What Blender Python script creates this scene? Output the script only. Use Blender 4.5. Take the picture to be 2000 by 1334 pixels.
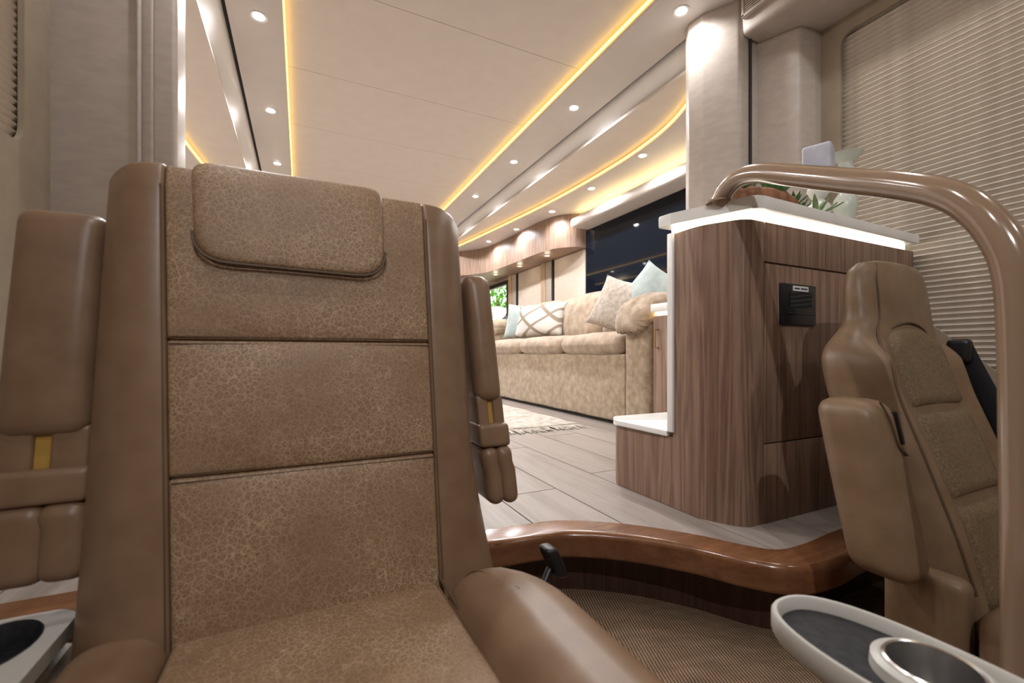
import bpy, bmesh, math, random
from mathutils import Vector, Matrix, noise
for o in list(bpy.data.objects): bpy.data.objects.remove(o)
random.seed(7)
SC = bpy.context.scene
COL = SC.collection
PI = math.pi
# ------------------------------------------------------------------ camera, world, exposure
cam = bpy.data.cameras.new('camera'); camo = bpy.data.objects.new('camera', cam); COL.objects.link(camo)
camo.location = (0, 0, .45); camo.rotation_euler = (math.radians(90), 0, math.radians(-25.7))
cam.sensor_width = 36; cam.lens = 855 / 2000 * 36; cam.shift_y = .0115; cam.clip_start = .02
cam.dof.use_dof = True; cam.dof.focus_distance = 1.5; cam.dof.aperture_fstop = 4.0
SC.camera = camo
w = bpy.data.worlds.new('world'); SC.world = w; w.use_nodes = True
w.node_tree.nodes['Background'].inputs[0].default_value = (.93, .97, 1, 1)
w.node_tree.nodes['Background'].inputs[1].default_value = 3.0
SC.view_settings.view_transform = 'Standard'; SC.view_settings.look = 'None'
SC.view_settings.gamma = 1; SC.view_settings.use_curve_mapping = False
SC.view_settings.exposure = 0.0
SPOT_W = 38.0          # power of one recessed ceiling spotlight

# ------------------------------------------------------------------ materials
MATS = {}
def mat(name, color, rough=.5, metal=0, spec=.5, coat=0, sheen=0, emit=None, es=0, build=None, trans=0, ior=1.45):
    m = bpy.data.materials.new(name); m.use_nodes = True; nt = m.node_tree
    b = nt.nodes['Principled BSDF']
    b.inputs['Base Color'].default_value = (*color, 1); b.inputs['Roughness'].default_value = rough
    b.inputs['Metallic'].default_value = metal; b.inputs['Specular IOR Level'].default_value = spec
    b.inputs['Coat Weight'].default_value = coat; b.inputs['Coat Roughness'].default_value = .12
    b.inputs['Sheen Weight'].default_value = sheen; b.inputs['Transmission Weight'].default_value = trans
    b.inputs['IOR'].default_value = ior
    if emit: b.inputs['Emission Color'].default_value = (*emit, 1); b.inputs['Emission Strength'].default_value = es
    if build: build(nt, b)
    MATS[name] = m; return m
def N(nt, t, **kw):
    n = nt.nodes.new(t)
    for k, v in kw.items():
        if k in n.inputs: n.inputs[k].default_value = v
        else: setattr(n, k, v)
    return n
def coords(nt, scale, rnd=False):
    tc = N(nt, 'ShaderNodeTexCoord'); mp = N(nt, 'ShaderNodeMapping'); mp.inputs['Scale'].default_value = scale
    if rnd:
        oi = N(nt, 'ShaderNodeObjectInfo'); ad = N(nt, 'ShaderNodeVectorMath', operation='ADD'); mu = N(nt, 'ShaderNodeMath', operation='MULTIPLY')
        mu.inputs[1].default_value = 37.0; nt.links.new(oi.outputs['Random'], mu.inputs[0])
        nt.links.new(tc.outputs['Object'], ad.inputs[0]); nt.links.new(mu.outputs[0], ad.inputs[1]); nt.links.new(ad.outputs[0], mp.inputs[0])
    else: nt.links.new(tc.outputs['Object'], mp.inputs[0])
    return mp.outputs[0]
def ramp(nt, fac, stops):
    r = N(nt, 'ShaderNodeValToRGB'); e = r.color_ramp.elements
    while len(e) < len(stops): e.new(.5)
    for i, (p, c) in enumerate(stops): e[i].position = p; e[i].color = (*c, 1)
    nt.links.new(fac, r.inputs[0]); return r.outputs[0]
def bump(nt, b, h, strength=.2, dist=.002):
    bp = N(nt, 'ShaderNodeBump'); bp.inputs['Strength'].default_value = strength; bp.inputs['Distance'].default_value = dist
    nt.links.new(h, bp.inputs['Height']); nt.links.new(bp.outputs[0], b.inputs['Normal'])
def noise_tex(nt, vec, scale=5, detail=4, rough=.5, dist=0):
    n = N(nt, 'ShaderNodeTexNoise'); n.inputs['Scale'].default_value = scale; n.inputs['Detail'].default_value = detail
    n.inputs['Roughness'].default_value = rough; n.inputs['Distortion'].default_value = dist
    nt.links.new(vec, n.inputs['Vector']); return n.outputs[0]
def mixc(nt, fac, a, b, blend='MIX'):
    m = N(nt, 'ShaderNodeMix', data_type='RGBA', blend_type=blend)
    for sock, v in ((m.inputs[0], fac), (m.inputs[6], a), (m.inputs[7], b)):
        if hasattr(v, 'links'): nt.links.new(v, sock)
        elif isinstance(v, (int, float)): sock.default_value = v
        else: sock.default_value = (*v, 1)
    return m.outputs[2]
def mottled(c1, c2, scale, bstr=.15, bscale=None, detail=5, bdist=.002, lo=.35, hi=.65, vscale=(1, 1, 1), rnd=False):
    def f(nt, b):
        v = coords(nt, vscale, rnd)
        n = noise_tex(nt, v, scale, detail)
        nt.links.new(ramp(nt, n, [(lo, c1), (hi, c2)]), b.inputs['Base Color'])
        if bstr: bump(nt, b, noise_tex(nt, v, bscale or scale * 4, 3), bstr, bdist)
    return f
def wood(c1, c2, c3, vscale=(14, 14, .9), fine=7, rnd=False, bstr=.08):
    def f(nt, b):
        v = coords(nt, vscale, rnd)
        n1 = noise_tex(nt, v, 1.0, 3, .5, .6)
        wv = N(nt, 'ShaderNodeMath', operation='MULTIPLY'); wv.inputs[1].default_value = fine
        nt.links.new(n1, wv.inputs[0])
        fr = N(nt, 'ShaderNodeMath', operation='PINGPONG'); fr.inputs[1].default_value = .5
        nt.links.new(wv.outputs[0], fr.inputs[0])
        col = ramp(nt, fr.outputs[0], [(0, c1), (.25, c2), (.5, c3)])
        n2 = noise_tex(nt, v, 9.0, 5, .7)
        col2 = mixc(nt, .45, col, ramp(nt, n2, [(.3, c1), (.7, c3)]))
        nt.links.new(col2, b.inputs['Base Color']); bump(nt, b, n2, bstr, .001)
    return f
def crackle(base, dark, line):
    def f(nt, b):
        v = coords(nt, (1, 1, 1))
        n0 = noise_tex(nt, v, 30, 3)
        nv = N(nt, 'ShaderNodeTexNoise'); nv.inputs['Scale'].default_value = 60; nt.links.new(v, nv.inputs['Vector'])
        dv = N(nt, 'ShaderNodeVectorMath', operation='SCALE'); dv.inputs['Scale'].default_value = .010; nt.links.new(nv.outputs['Color'], dv.inputs[0])
        ad = N(nt, 'ShaderNodeVectorMath', operation='ADD'); nt.links.new(v, ad.inputs[0]); nt.links.new(dv.outputs[0], ad.inputs[1])
        vo = N(nt, 'ShaderNodeTexVoronoi', feature='DISTANCE_TO_EDGE'); vo.inputs['Scale'].default_value = 260; nt.links.new(ad.outputs[0], vo.inputs['Vector'])
        vo2 = N(nt, 'ShaderNodeTexVoronoi', feature='DISTANCE_TO_EDGE'); vo2.inputs['Scale'].default_value = 110; nt.links.new(ad.outputs[0], vo2.inputs['Vector'])
        mn = N(nt, 'ShaderNodeMath', operation='MINIMUM'); nt.links.new(vo.outputs['Distance'], mn.inputs[0]); nt.links.new(vo2.outputs['Distance'], mn.inputs[1])
        lf = ramp(nt, mn.outputs[0], [(0, (1, 1, 1)), (.075, (0, 0, 0))])
        bc = ramp(nt, n0, [(.35, dark), (.65, base)])
        big = noise_tex(nt, v, 9, 3)
        lf2 = mixc(nt, 1.0, lf, ramp(nt, big, [(.3, (.3, .3, .3)), (.65, (1, 1, 1))]), 'MULTIPLY')
        nt.links.new(mixc(nt, lf2, bc, line), b.inputs['Base Color'])
        bump(nt, b, mn.outputs[0], .25, .0015)
    return f

LEA = (.175, .112, .066)
mat('leather', LEA, .37, spec=.45, build=mottled((.19, .113, .066), (.235, .146, .088), 16, .12, 420, bdist=.0008))
mat('leather_crackle', LEA, .5, spec=.4, build=crackle((.235, .142, .078), (.205, .121, .066), (.47, .345, .225)))
mat('leather_driver', (.17, .115, .065), .42, spec=.45, build=mottled((.175, .108, .061), (.22, .143, .084), 16, .12, 420, bdist=.0008))
mat('leather_perforated', (.18, .125, .07), .6, spec=.35, build=mottled((.13, .088, .048), (.22, .155, .09), 230, .3, 300, bdist=.001))
mat('stitch', (.10, .062, .036), .6)
mat('foam', (.42, .25, .05), .8)
mat('walnut', (.2, .1, .06), .42, spec=.4, build=wood((.13, .072, .048), (.225, .136, .094), (.33, .215, .155), (18, 18, .75), 7))
mat('walnut_pale', (.3, .2, .14), .42, spec=.4, build=wood((.19, .115, .08), (.29, .19, .14), (.38, .26, .195)))
mat('cherry', (.16, .06, .025), .22, coat=.6, build=wood((.12, .045, .018), (.18, .072, .03), (.235, .105, .048), (2.5, 9, 9), 4, False, .01))
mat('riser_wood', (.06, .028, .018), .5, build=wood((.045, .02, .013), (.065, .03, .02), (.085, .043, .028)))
mat('vinyl_wall', (.5, .42, .35), .55, spec=.35, build=mottled((.47, .40, .335), (.53, .46, .39), 14, .18, 160, bdist=.001, vscale=(1, 1, 3)))
mat('vinyl_frame', (.33, .265, .195), .5, build=mottled((.31, .25, .185), (.35, .285, .21), 14, .15, 200, bdist=.001))
mat('column_vinyl', (.45, .385, .335), .42, spec=.45, build=mottled((.43, .365, .315), (.48, .415, .36), 18, .15, 130, bdist=.001, vscale=(1, 1, 2.5)))
mat('ceiling_vinyl', (.62, .53, .45), .5, build=mottled((.70, .635, .575), (.73, .665, .605), 10, .12, 220, bdist=.0006))
mat('soffit_vinyl', (.55, .485, .425), .45, build=mottled((.65, .60, .555), (.67, .62, .575), 10, .1, 220, bdist=.0006))
mat('moulding_satin', (.86, .85, .84), .32)
mat('dark_gap', (.03, .026, .022), .7)
mat('white_stone', (.80, .79, .76), .25, build=mottled((.76, .75, .73), (.84, .83, .80), 6, 0))
mat('counter_stone', (.62, .60, .56), .3, build=mottled((.76, .745, .71), (.83, .815, .78), 9, 0))
mat('pleat', (.60, .53, .45), .75, build=mottled((.56, .49, .415), (.64, .57, .485), 30, 0))
mat('rail_enamel', (.265, .178, .118), .16, coat=1, spec=.5)
mat('plank', (.5, .43, .37), .35, spec=.4, build=wood((.23, .195, .17), (.30, .258, .23), (.36, .315, .285), (12, 1.0, 12), 3, True, .05))
mat('grout', (.16, .13, .11), .8)
def carpet(nt, b):
    v = coords(nt, (1, 1, 1)); rot = N(nt, 'ShaderNodeMapping'); rot.inputs['Rotation'].default_value = (0, 0, .35); nt.links.new(v, rot.inputs[0])
    wv = N(nt, 'ShaderNodeTexWave', wave_type='BANDS', bands_direction='X'); wv.inputs['Scale'].default_value = 46; wv.inputs['Distortion'].default_value = 1.2
    wv.inputs['Detail'].default_value = 2; nt.links.new(rot.outputs[0], wv.inputs['Vector'])
    st = N(nt, 'ShaderNodeMapping'); st.inputs['Scale'].default_value = (14, 60, 1); nt.links.new(rot.outputs[0], st.inputs[0])
    n = noise_tex(nt, st.outputs[0], 1, 3)
    c1 = ramp(nt, n, [(.35, (.30, .205, .135)), (.6, (.38, .25, .165)), (.75, (.42, .30, .21))])
    nt.links.new(mixc(nt, wv.outputs[1], (.10, .065, .04), c1), b.inputs['Base Color']); bump(nt, b, wv.outputs[1], .6, .004)
mat('carpet', (.3, .2, .14), .95, spec=.1, build=carpet)
mat('chenille', (.42, .32, .215), .85, spec=.2, sheen=.3, build=mottled((.26, .19, .12), (.44, .345, .245), 26, .5, 200, 10, .003, .3, .7))
mat('chenille_seat', (.45, .34, .24), .85, spec=.2, sheen=.3, build=mottled((.28, .205, .14), (.44, .34, .25), 16, .5, 200, 8, .003, .34, .66))
mat('teal_velvet', (.40, .46, .44), .8, sheen=.5, build=mottled((.28, .335, .32), (.36, .415, .395), 20, .2, 300))
mat('taupe_weave', (.40, .34, .28), .85, sheen=.2, build=mottled((.33, .275, .225), (.47, .41, .345), 40, .4, 200, 6, .003))
def lattice(nt, b):
    v = coords(nt, (1, 1, 1)); last = None
    for rot, sc in ((.72, 2.3), (-.62, 1.9)):
        mp = N(nt, 'ShaderNodeMapping'); mp.inputs['Rotation'].default_value = (rot, 0, 0); nt.links.new(v, mp.inputs[0])
        wv = N(nt, 'ShaderNodeTexWave', wave_type='BANDS', bands_direction='Z', wave_profile='SIN'); wv.inputs['Scale'].default_value = sc; wv.inputs['Distortion'].default_value = .8; wv.inputs['Detail'].default_value = 0; wv.inputs['Detail Scale'].default_value = .6
        nt.links.new(mp.outputs[0], wv.inputs['Vector'])
        if last is None: last = wv.outputs[1]
        else:
            mx = N(nt, 'ShaderNodeMath', operation='MAXIMUM'); nt.links.new(last, mx.inputs[0]); nt.links.new(wv.outputs[1], mx.inputs[1]); last = mx.outputs[0]
    nt.links.new(ramp(nt, last, [(.90, (.56, .53, .49)), (.955, (.27, .215, .16))]), b.inputs['Base Color'])
mat('lattice_fabric', (.8, .77, .72), .85, build=lattice)
mat('rug', (.66, .60, .52), .95, spec=.1, build=mottled((.36, .315, .265), (.56, .51, .455), 25, .6, 150, 5, .006))
mat('tv_black', (.004, .0075, .014), .04, spec=.3)
mat('black_plastic', (.012, .012, .014), .35)
mat('black_rubber', (.018, .018, .02), .6, build=mottled((.014, .014, .016), (.028, .028, .030), 90, .2))
mat('tray_plastic', (.52, .50, .46), .38)
mat('chrome', (.78, .76, .74), .22, metal=1)
mat('dark_metal', (.02, .02, .022), .4, metal=.5)
mat('belt', (.010, .010, .012), .7)
mat('brass', (.5, .36, .18), .3, metal=1)
mat('candle_wax', (.50, .50, .58), .5, build=mottled((.42, .42, .52), (.58, .58, .64), 12, 0))
mat('glazed_ceramic', (.72, .72, .66), .25, build=mottled((.66, .67, .61), (.78, .77, .72), 14, 0))
mat('green_glaze', (.56, .60, .52), .25, build=mottled((.50, .55, .47), (.64, .66, .58), 14, 0))
mat('driftwood', (.23, .10, .05), .7, build=mottled((.16, .065, .03), (.32, .15, .08), 30, .5, 60, 5, .006))
mat('leaf_green', (.06, .16, .05), .45, build=mottled((.04, .11, .035), (.10, .22, .07), 60, 0))
mat('leaf_pale', (.20, .30, .12), .45, build=mottled((.14, .23, .09), (.28, .37, .17), 60, 0))
mat('leaf_outdoor', (.22, .50, .06), .6, build=mottled((.14, .38, .03), (.32, .62, .10), 9, 0))
mat('fence_cream', (.82, .76, .62), .7, build=mottled((.78, .72, .58), (.86, .80, .66), 6, 0))
mat('grass', (.25, .4, .12), .9, build=mottled((.2, .35, .08), (.3, .45, .15), 4, 0))
mat('paper_label', (.75, .75, .75), .5); mat('ink', (.05, .05, .06), .6)
mat('light_wood', (.50, .36, .24), .5, build=wood((.40, .27, .17), (.5, .36, .24), (.58, .44, .31)))
mat('shade_fabric', (.66, .57, .48), .8, build=mottled((.63, .545, .455), (.69, .60, .51), 40, .15, 300))
mat('glass', (1, 1, 1), .0, trans=1, ior=1.02, spec=.1)
mat('led_amber', (1, .7, .2), .5, emit=(1, .62, .13), es=5.0)
mat('led_warm', (1, .85, .5), .5, emit=(1, .80, .40), es=9.5)
mat('led_white', (1, .96, .85), .5, emit=(1, .93, .78), es=4.0)
mat('lamp_lens', (1, 1, 1), .5, emit=(1, .97, .92), es=40)
mat('lamp_ring', (.75, .73, .70), .3, metal=.3)

# ------------------------------------------------------------------ mesh helpers (world coordinates in)
def link(name, me, m, parent=None, sharp=40, smooth=True):
    if smooth:
        me.shade_smooth()
        if sharp: me.set_sharp_from_angle(angle=math.radians(sharp))
    if m: me.materials.append(MATS[m])
    co = [v.co for v in me.vertices]
    lo = Vector((min(c.x for c in co), min(c.y for c in co), min(c.z for c in co)))
    hi = Vector((max(c.x for c in co), max(c.y for c in co), max(c.z for c in co)))
    org = Vector(((lo.x + hi.x) / 2, (lo.y + hi.y) / 2, lo.z))
    me.transform(Matrix.Translation(-org))
    o = bpy.data.objects.new(name, me); COL.objects.link(o)
    if parent is not None:
        o.parent = parent; p = Vector(parent.location)
        q = parent.parent
        while q is not None: p += Vector(q.location); q = q.parent
        o.location = org - p
    else: o.location = org
    return o
def tag(o, label=None, cat=None, group=None, kind=None):
    if label: o['label'] = label
    if cat: o['category'] = cat
    if group: o['group'] = group
    if kind: o['kind'] = kind
    return o
def thing(name, loc, label, cat, group=None):
    o = bpy.data.objects.new(name, None); COL.objects.link(o); o.location = loc; o.empty_display_size = .1
    return tag(o, label, cat, group)
def struct(o, label=None):
    o['kind'] = 'structure'
    if label: o['label'] = label
    return o
def from_bm(name, bm, m, parent=None, **k):
    bmesh.ops.recalc_face_normals(bm, faces=bm.faces)
    me = bpy.data.meshes.new(name); bm.to_mesh(me); bm.free(); return link(name, me, m, parent, **k)
def pyd(name, vs, fs, m, parent=None, fix=True, **k):
    bm = bmesh.new(); bv = [bm.verts.new(v) for v in vs]
    for f in fs:
        try: bm.faces.new([bv[i] for i in f])
        except ValueError: pass
    if fix: bmesh.ops.remove_doubles(bm, verts=bm.verts, dist=1e-5)
    return from_bm(name, bm, m, parent, **k)
def box(name, x0, x1, y0, y1, z0, z1, m, parent=None, bev=0, seg=2, **k):
    bm = bmesh.new(); r = bmesh.ops.create_cube(bm, size=1)
    for v in bm.verts: v.co = Vector(((x0 + x1) / 2 + v.co.x * (x1 - x0), (y0 + y1) / 2 + v.co.y * (y1 - y0), (z0 + z1) / 2 + v.co.z * (z1 - z0)))
    if bev: bmesh.ops.bevel(bm, geom=list(bm.edges), offset=bev, segments=seg, profile=.5, affect='EDGES')
    return from_bm(name, bm, m, parent, **k)
def prism(name, pts, z0, z1, m, parent=None, bev=0, seg=2, sides=False, fn=None, **k):
    """vertical prism from plan outline; bev rounds the top and bottom rims"""
    bm = bmesh.new(); b = [bm.verts.new((x, y, z0)) for x, y in pts]; t = [bm.verts.new((x, y, z1)) for x, y in pts]
    n = len(pts); bm.faces.new(b); bm.faces.new(t)
    for i in range(n): bm.faces.new((b[i], b[(i + 1) % n], t[(i + 1) % n], t[i]))
    if bev:
        es = [e for e in bm.edges if abs(e.verts[0].co.z - e.verts[1].co.z) < 1e-6]
        bmesh.ops.bevel(bm, geom=es, offset=bev, segments=seg, profile=.5, affect='EDGES')
    if fn:
        for v in bm.verts: v.co = fn(v.co)
    return from_bm(name, bm, m, parent, **k)
def rbox(name, x0, x1, y0, y1, z0, z1, r, m, parent=None, bulge=(0, 0, 0), seg=10, k=4, fn=None, **kw):
    """rounded, optionally puffed box on an even grid; fn deforms each point"""
    c = Vector(((x0 + x1) / 2, (y0 + y1) / 2, (z0 + z1) / 2)); h = Vector(((x1 - x0) / 2, (y1 - y0) / 2, (z1 - z0) / 2))
    r = min(r, h.x * .98, h.y * .98, h.z * .98)
    ax = []
    for a in range(3):
        L = [-h[a] + r * (1 - math.cos(PI / 2 * i / k)) for i in range(k)]
        L += [-h[a] + r + (2 * (h[a] - r)) * i / seg for i in range(seg + 1)]
        L += [h[a] - r + r * math.sin(PI / 2 * i / k) for i in range(1, k + 1)]
        ax.append(L)
    vs, fs, idx = [], [], {}
    def vid(p):
        key = (round(p[0], 6), round(p[1], 6), round(p[2], 6))
        if key in idx: return idx[key]
        q = Vector([max(-(h[a] - r), min(h[a] - r, p[a])) for a in range(3)]); d = Vector(p) - q
        o = q + (d.normalized() * r if d.length > 1e-9 else d)
        f = [1 - (o[a] / h[a]) ** 2 for a in range(3)]
        f = [max(0, t) for t in f]
        o2 = o.copy()
        for a in range(3):
            if bulge[a]:
                b1, b2 = [i for i in range(3) if i != a]
                o2[a] += bulge[a] * (o[a] / h[a]) * math.sqrt(f[b1] * f[b2])
        o2 += c
        if fn: o2 = Vector(fn(o2))
        idx[key] = len(vs); vs.append(o2); return idx[key]
    for a in range(3):
        b1, b2 = [i for i in range(3) if i != a]
        for s in (-1, 1):
            for i in range(len(ax[b1]) - 1):
                for j in range(len(ax[b2]) - 1):
                    q = []
                    for di, dj in ((0, 0), (1, 0), (1, 1), (0, 1)):
                        p = [0, 0, 0]; p[a] = s * h[a]; p[b1] = ax[b1][i + di]; p[b2] = ax[b2][j + dj]; q.append(vid(p))
                    fs.append(q)
    return pyd(name, vs, fs, m, parent, fix=False, **kw)
def spline(pts, n=8):
    P = [Vector(p) for p in pts]; out = []
    for i in range(len(P) - 1):
        p0 = P[i - 1] if i else P[0] * 2 - P[1]; p1, p2 = P[i], P[i + 1]; p3 = P[i + 2] if i + 2 < len(P) else P[-1] * 2 - P[-2]
        for j in range(n):
            t = j / n
            out.append(.5 * ((2 * p1) + (p2 - p0) * t + (2 * p0 - 5 * p1 + 4 * p2 - p3) * t * t + (3 * p1 - p0 - 3 * p2 + p3) * t ** 3))
    out.append(P[-1]); return out
def tube(name, pts, r, m, parent=None, res=12, n=6, flat=None, up=None, **k):
    """tube along a smoothed path; r may be a list; flat=(a,b) makes an elliptical strap"""
    P = spline(pts, n) if n > 1 else [Vector(p) for p in pts]
    T = [(P[min(i + 1, len(P) - 1)] - P[max(i - 1, 0)]).normalized() for i in range(len(P))]
    nrm = Vector(up) if up else (Vector((0, 0, 1)) if abs(T[0].z) < .9 else Vector((1, 0, 0)))
    nrm = (nrm - T[0] * nrm.dot(T[0])).normalized(); vs, fs = [], []
    for i, p in enumerate(P):
        nrm = (nrm - T[i] * nrm.dot(T[i])).normalized(); bn = T[i].cross(nrm)
        rr = r if not isinstance(r, (list, tuple)) else r[0] + (r[1] - r[0]) * i / (len(P) - 1)
        a, b = flat if flat else (rr, rr)
        for j in range(res):
            t = 2 * PI * j / res; vs.append(p + nrm * math.cos(t) * a + bn * math.sin(t) * b)
    for i in range(len(P) - 1):
        for j in range(res): fs.append((i * res + j, i * res + (j + 1) % res, (i + 1) * res + (j + 1) % res, (i + 1) * res + j))
    fs.append(list(range(res))); fs.append(list(range(len(vs) - res, len(vs))))
    return pyd(name, vs, fs, m, parent, fix=False, **k)
def lathe(name, prof, cx, cy, m, parent=None, res=28, sx=1, sy=1, close=True, **k):
    vs, fs = [], []; n = len(prof)
    for i in range(res):
        a = 2 * PI * i / res
        for (r, z) in prof: vs.append((cx + r * sx * math.cos(a), cy + r * sy * math.sin(a), z))
    for i in range(res):
        for j in range(n - 1):
            fs.append((i * n + j, ((i + 1) % res) * n + j, ((i + 1) % res) * n + j + 1, i * n + j + 1))
    return pyd(name, vs, fs, m, parent, **k)
def loft(name, rings, m, parent=None, cap=True, **k):
    vs, fs = [], []; n = len(rings[0])
    for R in rings: vs += [Vector(p) for p in R]
    for i in range(len(rings) - 1):
        for j in range(n): fs.append((i * n + j, i * n + (j + 1) % n, (i + 1) * n + (j + 1) % n, (i + 1) * n + j))
    if cap: fs.append(list(range(n))); fs.append(list(range(len(vs) - n, len(vs))))
    return pyd(name, vs, fs, m, parent, **k)
def sweep(name, prof, path, m, parent=None, **k):
    """open plan path [(x,y)], closed profile [(across,z)], across is to the right of travel"""
    P = [Vector((p[0], p[1], 0)) for p in path]; rings = []
    for i, p in enumerate(P):
        t = (P[min(i + 1, len(P) - 1)] - P[max(i - 1, 0)]).normalized(); nr = Vector((t.y, -t.x, 0))
        rings.append([p + nr * a + Vector((0, 0, z)) for a, z in prof])
    return loft(name, rings, m, parent, **k)
def roundpoly(pts, rads, seg=6):
    out = []; n = len(pts)
    for i in range(n):
        p = Vector(pts[i]); a = Vector(pts[i - 1]); b = Vector(pts[(i + 1) % n]); r = rads if not isinstance(rads, (list, tuple)) else rads[i]
        if r <= 0: out.append(tuple(p)); continue
        u = (a - p); v = (b - p); lu, lv = u.length, v.length; u.normalize(); v.normalize()
        ang = u.angle(v); d = min(r / math.tan(ang / 2), lu * .49, lv * .49); p1 = p + u * d; p2 = p + v * d
        for j in range(seg + 1):
            t = j / seg; q = (1 - t) ** 2 * p1 + 2 * t * (1 - t) * p + t * t * p2; out.append((q.x, q.y))
    return out
def plate(name, outer, holes, x, th, m, parent=None, axis='x', **k):
    """flat plate with holes; outline in (y,z) at x when axis='x', in (x,y) at z when 'z', in (x,z) at y when 'y'"""
    cu = bpy.data.curves.new('tmp', 'CURVE'); cu.dimensions = '2D'; cu.fill_mode = 'BOTH'; cu.extrude = th / 2
    for L in [outer] + holes:
        s = cu.splines.new('POLY'); s.points.add(len(L) - 1); s.use_cyclic_u = True
        for i, p in enumerate(L): s.points[i].co = (p[0], p[1], 0, 1)
    ob = bpy.data.objects.new('tmp', cu); COL.objects.link(ob); dg = bpy.context.evaluated_depsgraph_get()
    me = bpy.data.meshes.new_from_object(ob.evaluated_get(dg)); bpy.data.objects.remove(ob); bpy.data.curves.remove(cu)
    for v in me.vertices:
        a, b, c = v.co
        v.co = {'x': (x + c, a, b), 'y': (a, x + c, b), 'z': (a, b, x + c)}[axis]
    me.materials.clear(); bm = bmesh.new(); bm.from_mesh(me); bpy.data.meshes.remove(me)
    bmesh.ops.remove_doubles(bm, verts=bm.verts, dist=1e-5)
    return from_bm(name, bm, m, parent, **k)
def dup(o, loc, parent=None):
    c = o.copy(); COL.objects.link(c); c.location = loc; c.parent = parent; return c

# ================================================================== THE SETTING
XC = .65
ZC, ZS = 1.95, 1.90            # centre ceiling, side soffits
SX = 2.45                      # outer wall of the slide-out
# step edge: y of the raised floor's front edge for each x
EDGE = spline([(-.62, 1.06, 0), (-.2, 1.05, 0), (.25, 1.02, 0), (.42, .985, 0), (.52, .975, 0), (.62, .955, 0), (.74, .87, 0), (.84, .755, 0), (.90, .655, 0), (.96, .598, 0), (1.06, .585, 0), (1.3, .60, 0), (1.93, .60, 0)], 6)
def edge_y(x):
    for a, b in zip(EDGE, EDGE[1:]):
        if a.x <= x <= b.x: return a.y + (b.y - a.y) * (x - a.x) / max(1e-6, b.x - a.x)
    return EDGE[0].y if x < EDGE[0].x else EDGE[-1].y
# --- raised living-room floor: base plus single planks
NX = 60
xs = [-.62 + 2.55 * i / NX for i in range(NX + 1)]
fl_outline = [(-1.2, 7.0), (-1.2, 1.3), (-.62, 1.3)] + [(x, edge_y(x) + .02) for x in xs] + [(1.93, 1.3), (2.5, 1.3), (2.5, 7.0)]
floor = struct(prism('floor', fl_outline, -.03, -.006, 'grout'), 'grey-brown wood plank floor of the raised living area')
prng = random.Random(3)
PW, PL = .212, 1.22
x = .552 - PW * 8
ci = 0
while x < 2.45:
    xa, xb = max(x + .0022, -1.15), min(x + PW - .0022, 2.44)
    if xb > xa + .02:
        y0 = .03 + (ci % 3) * .407
        yy = 1.25 - PL * 2 + (ci % 2) * .61 + (ci % 3) * .1
        if abs(x - .552) < .01: yy = 1.25 - PL
        while yy < 6.95:
            ya, yb = yy + .0022, min(yy + PL - .0022, 6.95)
            n = 8; front = []
            for i in range(n + 1):
                xx = xa + (xb - xa) * i / n
                lim = (edge_y(xx) + .03) if -.6 < xx < 1.92 else 1.32
                front.append((xx, max(ya, lim)))
            if max(f[1] for f in front) < yb - .01:
                if min(f[1] for f in front) == max(f[1] for f in front): front = [front[0], front[-1]]
                prism('plank', front + [(xb, yb), (xa, yb)], -.006, 0, 'plank', floor, smooth=False)
            yy += PL
    x += PW; ci += 1
# --- varnished bullnose trim along the step edge, riser below it
tp = []
for i in range(6):
    a = -PI / 2 + PI / 2 * i / 5; tp.append((.024 + .010 * math.cos(a), -.054 + .010 * math.sin(a)))
for i in range(8):
    a = PI / 2 * i / 7; tp.append((.018 + .016 * math.cos(a), -.014 + .016 * math.sin(a)))
prof = [(-.045, -.064), ] + tp + [(-.045, .002)]
trim = struct(sweep('trim_1', prof, [(p.x, p.y) for p in EDGE], 'cherry', sharp=60), 'varnished reddish wood bullnose trim on the curved step edge')
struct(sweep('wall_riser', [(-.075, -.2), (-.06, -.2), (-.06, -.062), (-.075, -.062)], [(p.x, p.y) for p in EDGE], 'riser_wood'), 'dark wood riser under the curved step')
struct(box('floor_carpet', -.62, 1.93, -1.75, 1.3, -.23, -.19, 'carpet'), 'brown ribbed carpet of the lower cockpit floor')

# --- front half walls with blinds
def blind(x, xin, ya, yb, z0, z1, label, side):
    t = thing('window_blind', (x, (ya + yb) / 2, z0), label, 'blind')
    n = int((z1 - z0) / .0186); s = 1 if xin < x else -1
    d = .011 * (1 if xin > x else -1)
    proto = pyd('pleat', [(x, ya, 0), (x, yb, 0), (x + d, ya, .0105), (x + d, yb, .0105), (x, ya, .0186), (x, yb, .0186), (x + d * .75, ya, .0085), (x + d * .75, yb, .0085)],
                [(0, 1, 7, 6), (6, 7, 3, 2), (2, 3, 5, 4), (4, 5, 1, 0), (0, 6, 2, 4), (1, 5, 3, 7)], 'pleat', t, smooth=False)
    l0 = proto.location.copy(); proto.location = (l0.x, l0.y, 0)
    for i in range(1, n): dup(proto, (l0.x, l0.y, i * .0186), t)
    return t
hole_r = roundpoly([(.975, 1.68), (-.4, 1.68), (-.4, .30), (.38, .30), (.53, .37), (.80, .64), (.975, .66)], [.05, .05, .05, .08, .1, .06, .03])
struct(plate('wall_right', [(-1.75, -.23), (1.44, -.23), (1.44, 1.97), (-1.75, 1.97)], [hole_r], 1.885, .012, 'vinyl_frame'), 'tan vinyl wall panel framing the large pleated blind')
blind(1.915, 1.88, -.42, .99, .27, 1.71, 'large beige pleated blind beside the seat with the black belt', 'r')
struct(box('wall_right_outer', 1.92, 1.95, -1.75, 1.44, -.23, 2.0, 'vinyl_frame'))
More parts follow.
